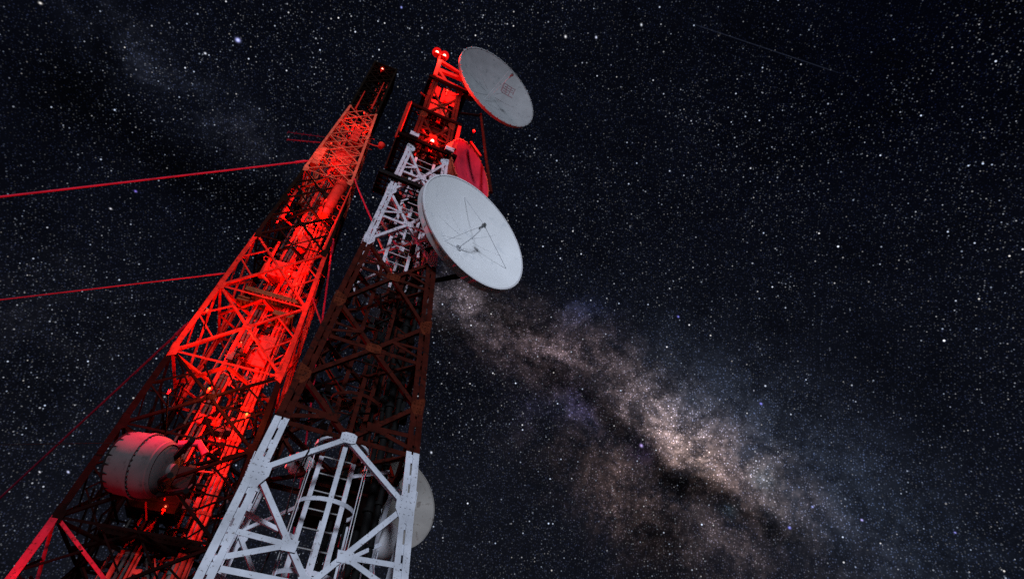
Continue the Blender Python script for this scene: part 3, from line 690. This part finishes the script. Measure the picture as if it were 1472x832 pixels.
guy('dull purple guy wire falling to the lower left from the orange band', LW(-1.62, -1.62, 13.4), (-28.7, 27.8, .2), .034, 'wire_dim', .003)
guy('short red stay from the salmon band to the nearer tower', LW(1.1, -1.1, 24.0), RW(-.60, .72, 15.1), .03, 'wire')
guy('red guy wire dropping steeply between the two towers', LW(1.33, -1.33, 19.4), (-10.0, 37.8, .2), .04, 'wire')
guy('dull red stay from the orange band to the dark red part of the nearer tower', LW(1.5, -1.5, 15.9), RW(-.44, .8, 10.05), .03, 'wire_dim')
guy('thin black wire running left from the big grey drum antenna', LW(-1.3, -2.2, 8.9), (-37.2, 9.5, 4.5), .012, 'black', .004, False)

# ------------------------------------------------------------------ ground
g = MB(); g.v = [V((x, y, 0)) for x, y in ((-3000, -3000), (3000, -3000), (3000, 3000), (-3000, 3000))]; g.face((0, 1, 2, 3), 'soil')
go = g.build('ground'); go['kind'] = 'structure'

# ------------------------------------------------------------------ camera
PITCH, ROLL = math.radians(46.447), math.radians(3.624)
Wv = V((0, math.cos(PITCH), math.sin(PITCH))); Uv = V((0, -math.sin(PITCH), math.cos(PITCH))); Xv = V((1, 0, 0))
Rr = Xv*math.cos(ROLL)+Uv*math.sin(ROLL); Ur = Uv*math.cos(ROLL)-Xv*math.sin(ROLL)
cd = bpy.data.cameras.new('camera'); cam = bpy.data.objects.new('camera', cd); C.objects.link(cam)
cd.sensor_width = 36; cd.lens = 820/1472*36; cd.clip_end = 8000; cd.clip_start = .05
mw = Matrix(((Rr.x, Ur.x, -Wv.x, 0), (Rr.y, Ur.y, -Wv.y, 0), (Rr.z, Ur.z, -Wv.z, 1.6), (0, 0, 0, 1)))
cam.matrix_world = mw; S.camera = cam

# ------------------------------------------------------------------ soft sun lamp standing in for torchlight from the ground
KEY_AZ, KEY_EL = math.radians(168), math.radians(11)
sd = bpy.data.lights.new('key_sun', 'SUN'); sd.energy = 2.25; sd.angle = math.radians(9); sd.color = (.80, .88, 1.0)
so = bpy.data.objects.new('key_sun', sd); C.objects.link(so)
dirm = V((math.sin(KEY_AZ)*math.cos(KEY_EL), math.cos(KEY_AZ)*math.cos(KEY_EL), math.sin(KEY_EL)))
so.rotation_euler = dirm.to_track_quat('Z', 'Y').to_euler(); so.location = dirm*60

# ------------------------------------------------------------------ night sky: stars and the Milky Way on the celestial sphere
w = bpy.data.worlds.new('World'); S.world = w; w.use_nodes = True
nt = w.node_tree; nt.nodes.clear(); ND = nt.nodes; LK = nt.links
def val(x, i, s):
    if isinstance(s, (int, float)): x.inputs[i].default_value = s
    elif isinstance(s, (tuple, Vector)): x.inputs[i].default_value = tuple(s)
    else: LK.new(s, x.inputs[i])
def m1(op, a, b=None, c=None, clamp=False):
    x = ND.new('ShaderNodeMath'); x.operation = op; x.use_clamp = clamp
    for i, s in enumerate((a, b, c)):
        if s is not None: val(x, i, s)
    return x.outputs[0]
def v1(op, a, b=None):
    x = ND.new('ShaderNodeVectorMath'); x.operation = op; val(x, 0, a)
    if b is not None:
        if op == 'SCALE': val(x, 3, b)
        else: val(x, 1, b)
    return x.outputs['Value'] if op in ('DOT_PRODUCT', 'LENGTH') else x.outputs['Vector']
tc = ND.new('ShaderNodeTexCoord'); D = v1('NORMALIZE', tc.outputs['Generated'])
def noise(vec, sc, det=7, rough=.6):
    x = ND.new('ShaderNodeTexNoise'); x.inputs['Scale'].default_value = sc; x.inputs['Detail'].default_value = det; x.inputs['Roughness'].default_value = rough
    LK.new(vec, x.inputs['Vector']); return x
def sky(px, py):       # direction on the celestial sphere (constants of this sky)
    q = Wv*820+Rr*(px-736)-Ur*(py-416); return q.normalized()
nw = noise(D, 7, 5); warp = v1('SCALE', v1('SUBTRACT', nw.outputs['Color'], (.5, .5, .5)), .10); DW = v1('ADD', D, warp)
def blob(cx, cy, ru, rv, ang, vec):
    t = math.radians(ang); c = sky(cx, cy)
    a = sky(cx+math.cos(t)*ru, cy+math.sin(t)*ru)-c; b = sky(cx-math.sin(t)*rv, cy+math.cos(t)*rv)-c
    a = a/a.length_squared; b = b/b.length_squared
    u = m1('SUBTRACT', v1('DOT_PRODUCT', vec, a), a.dot(c)); v = m1('SUBTRACT', v1('DOT_PRODUCT', vec, b), b.dot(c))
    q = m1('ADD', m1('MULTIPLY', u, u), m1('MULTIPLY', v, v))
    g = m1('POWER', 2.718, m1('MULTIPLY', q, -1.))
    return m1('MULTIPLY', g, m1('GREATER_THAN', v1('DOT_PRODUCT', vec, c), 0))
n_big = noise(D, 9, 8, .62).outputs['Fac']; n_med = noise(DW, 22, 8, .65).outputs['Fac']; n_fine = noise(D, 120, 6, .75).outputs['Fac']
def ramp(s, a, b): return m1('DIVIDE', m1('SUBTRACT', s, a), b-a, clamp=True)
cloud = m1('MULTIPLY', m1('ADD', .22, m1('MULTIPLY', ramp(n_med, .40, .64), 1.3)), m1('ADD', .55, m1('MULTIPLY', ramp(n_fine, .35, .65), 1.1)))
acc = None
def add(col, f):
    global acc
    x = v1('SCALE', col, f); acc = x if acc is None else v1('ADD', acc, x)
# base airglow
base_f = m1('ADD', .75, m1('MULTIPLY', n_big, .5))
add((.0030, .0037, .0074), base_f)
add((.0065, .0070, .0095), blob(350, 900, 620, 420, 0, D)); add((.0035, .0045, .0075), blob(1250, 800, 420, 260, 25, D))
add((-.0028, -.0032, -.0045), m1('MULTIPLY', blob(1350, 60, 420, 260, 0, D), .8))
base = acc; acc = None
# Milky Way clouds
for (cx, cy, ru, rv, an, col, st, cl) in (
    (996, 648, 84, 34, 45, (.34, .22, .195), 1.0, 1), (982, 618, 50, 22, 48, (.15, .122, .115), 1.0, 1), (1002, 662, 34, 15, 50, (.16, .115, .085), 1., 1), (945, 595, 80, 34, 38, (.095, .074, .074), 1., 1), (985, 580, 70, 34, 38, (.060, .060, .076), 1, 1),
    (880, 555, 120, 46, 33, (.092, .064, .068), 1., 1), (770, 510, 80, 40, 20, (.105, .072, .078), 1., 1), (668, 440, 80, 34, 10, (.115, .090, .10), 1., 1),
    (1100, 690, 75, 36, 48, (.095, .082, .085), 1., 1), (1096, 688, 16, 13, 40, (.12, .15, .17), 1., 0), (1130, 715, 60, 30, 30, (.05, .036, .036), 1, 1),
    (1080, 630, 240, 85, 34, (.024, .030, .046), 1., 0), (1260, 760, 190, 80, 30, (.010, .014, .022), 1., 0),
    (890, 700, 100, 50, 40, (.048, .029, .024), 1., 1), (820, 660, 120, 55, 40, (.012, .009, .010), 1., 1), (1010, 785, 120, 55, 25, (.050, .037, .038), 1., 1), (1180, 800, 120, 50, 15, (.02, .017, .02), 1., 1),
    (828, 585, 36, 15, 60, (.050, .044, .11), 1., 1), (790, 590, 55, 28, 20, (.012, .014, .036), 1., 1), (918, 640, 22, 12, 60, (.05, .032, .10), 1., 1), (1052, 733, 12, 9, 0, (.06, .09, .12), 1., 0),
    (270, 130, 170, 42, 38, (.0045, .0055, .009), 1., 1), (360, 205, 60, 30, 30, (.0065, .0065, .009), 1., 1), (190, 60, 100, 40, 40, (.005, .0055, .008), 1., 1), (60, 480, 160, 130, 0, (.004, .004, .005), 1, 1),
    (842, 455, 34, 26, 0, (.010, .014, .036), 1., 1)):
    f = blob(cx, cy, ru, rv, an, DW if cl else D)
    if cl: f = m1('MULTIPLY', f, cloud)
    add(tuple(c*st for c in col), f)
# dark dust lanes in front of it
dark = None
for (cx, cy, ru, rv, an, k) in ((935, 652, 75, 18, 45, .78), (1035, 714, 80, 18, 18, .74), (985, 700, 50, 16, 35, .7), (800, 545, 80, 18, 35, .7), (740, 460, 70, 18, 30, .75), (860, 595, 60, 16, 40, .6), (1120, 760, 100, 16, 22, .6), (940, 770, 40, 60, 0, .7), (640, 480, 60, 14, 20, .6), (120, 130, 100, 60, 30, .6), (300, 260, 170, 40, 30, .6), (650, 560, 70, 90, 0, .35)):
    f = m1('SUBTRACT', 1., m1('MULTIPLY', blob(cx, cy, ru, rv, an, DW), k)); dark = f if dark is None else m1('MULTIPLY', dark, f)
lane = m1('ADD', .50, m1('MULTIPLY', ramp(n_big, .36, .54), .50))
fil = m1('DIVIDE', m1('ABSOLUTE', m1('SUBTRACT', noise(DW, 13, 6, .6).outputs['Fac'], .5)), .075, clamp=True)
fil2 = m1('DIVIDE', m1('ABSOLUTE', m1('SUBTRACT', noise(DW, 30, 5, .6).outputs['Fac'], .5)), .06, clamp=True)
fil = m1('MULTIPLY', m1('ADD', .42, m1('MULTIPLY', fil, .58)), m1('ADD', .62, m1('MULTIPLY', fil2, .38)))
acc = v1('ADD', v1('SCALE', acc, m1('MULTIPLY', fil, m1('MULTIPLY', dark, lane))), v1('SCALE', base, m1('MULTIPLY', dark, m1('ADD', .45, m1('MULTIPLY', lane, .4)))))
# stars
def stars(sc, t, keep, power, gain, seed):
    x = ND.new('ShaderNodeTexVoronoi'); x.inputs['Scale'].default_value = sc
    LK.new(v1('ADD', D, (seed, seed*1.7, -seed*.6)), x.inputs['Vector'])
    sp = ND.new('ShaderNodeSeparateXYZ'); LK.new(x.outputs['Color'], sp.inputs[0])
    prof = m1('SUBTRACT', 1., m1('DIVIDE', x.outputs['Distance'], t), clamp=True)
    prof = m1('MULTIPLY', m1('POWER', prof, .7), gain)
    br = m1('POWER', m1('DIVIDE', m1('SUBTRACT', sp.outputs[0], keep), 1-keep, clamp=True), power)
    f = m1('MULTIPLY', prof, br)
    mx = ND.new('ShaderNodeMixRGB'); LK.new(m1('POWER', sp.outputs[1], 1.5), mx.inputs[0]); mx.inputs[1].default_value = (.72, .86, 1.15, 1); mx.inputs[2].default_value = (1.0, .95, .91, 1)
    return v1('SCALE', mx.outputs[0], f)
clump = m1('ADD', .30, m1('MULTIPLY', ramp(noise(D, 5.5, 6, .6).outputs['Fac'], .36, .62), 1.15))
glow = acc
grain = v1('ADD', stars(380, .42, .05, 2.6, 7.0, 11.3), stars(250, .30, .35, 2.2, 7.0, 4.9))
acc = v1('ADD', v1('SCALE', acc, .80), v1('MULTIPLY', glow, grain))
for a, cl in (((330, .38, .35, 2.8, .10, 3.1), 1), ((190, .22, .48, 3.0, .44, 7.7), 1), ((105, .145, .64, 2.8, 1.15, 1.3), 1), ((60, .090, .62, 2.8, 1.9, 8.8), 0), ((26, .048, .45, 2.8, 2.6, 5.2), 0)):
    q = stars(*a); acc = v1('ADD', acc, v1('SCALE', q, clump) if cl else q)
for (px, py, r, col) in ((342, 58, 4.6, (.75, .8, 1.6)), (295, 77, 2.4, (.9, .95, 1.1)), (195, 275, 2.6, (.25, .18, .8)), (577, 11, 2.2, (.35, .4, 1.)), (58, 5, 3., (1., .95, .9)), (1094, 580, 2.6, (.3, .3, 1.1)), (1135, 758, 3., (.3, .32, 1.1)), (1168, 728, 2.4, (.4, .45, 1.)), (1239, 747, 2.6, (.6, .55, 1.2)), (1373, 765, 2.2, (.35, .35, 1.)), (975, 455, 2.2, (.25, .25, .9)), (922, 640, 3.4, (.6, .45, 1.)), (98, 678, 2.8, (.7, .75, 1.1)), (57, 678, 2.2, (.8, .8, .9)), (813, 53, 2.6, (1, 1, 1.05)), (857, 54, 2.4, (.8, .85, 1.1)), (922, 36, 2.4, (.8, .85, .95)), (159, 300, 2.2, (.8, .8, .9)), (620, 650, 2.2, (.8, .85, 1.))):
    acc = v1('ADD', acc, v1('SCALE', col, blob(px, py, r*.62, r*.5, 60, D)))
# faint satellite streak
dA, dB = sky(985, 31), sky(1212, 107); nn = dA.cross(dB).normalized(); mid = (dA+dB).normalized()
st = m1('SUBTRACT', 1., m1('DIVIDE', m1('ABSOLUTE', v1('DOT_PRODUCT', D, nn)), .0011), clamp=True)
al = ramp(v1('DOT_PRODUCT', D, mid), dA.dot(mid), dA.dot(mid)+.003)
acc = v1('ADD', acc, v1('SCALE', (.012, .0145, .025), m1('MULTIPLY', st, al)))
acc = v1('MAXIMUM', acc, (.0008, .001, .0016))
bg = ND.new('ShaderNodeBackground'); LK.new(acc, bg.inputs[0]); bg.inputs[1].default_value = 1.
wo = ND.new('ShaderNodeOutputWorld'); LK.new(bg.outputs[0], wo.inputs[0])
w.cycles.sampling_method = 'MANUAL'; w.cycles.sample_map_resolution = 256

# ------------------------------------------------------------------ render settings
S.view_settings.view_transform = 'Standard'; S.view_settings.look = 'None'; S.view_settings.exposure = 0; S.view_settings.gamma = 1
S.view_settings.use_curve_mapping = False
S.cycles.use_denoising = False; S.cycles.max_bounces = 4; S.cycles.diffuse_bounces = 2; S.cycles.glossy_bounces = 2
S.cycles.sample_clamp_indirect = 1.5; S.cycles.sample_clamp_direct = 12
S.cycles.transparent_max_bounces = 12
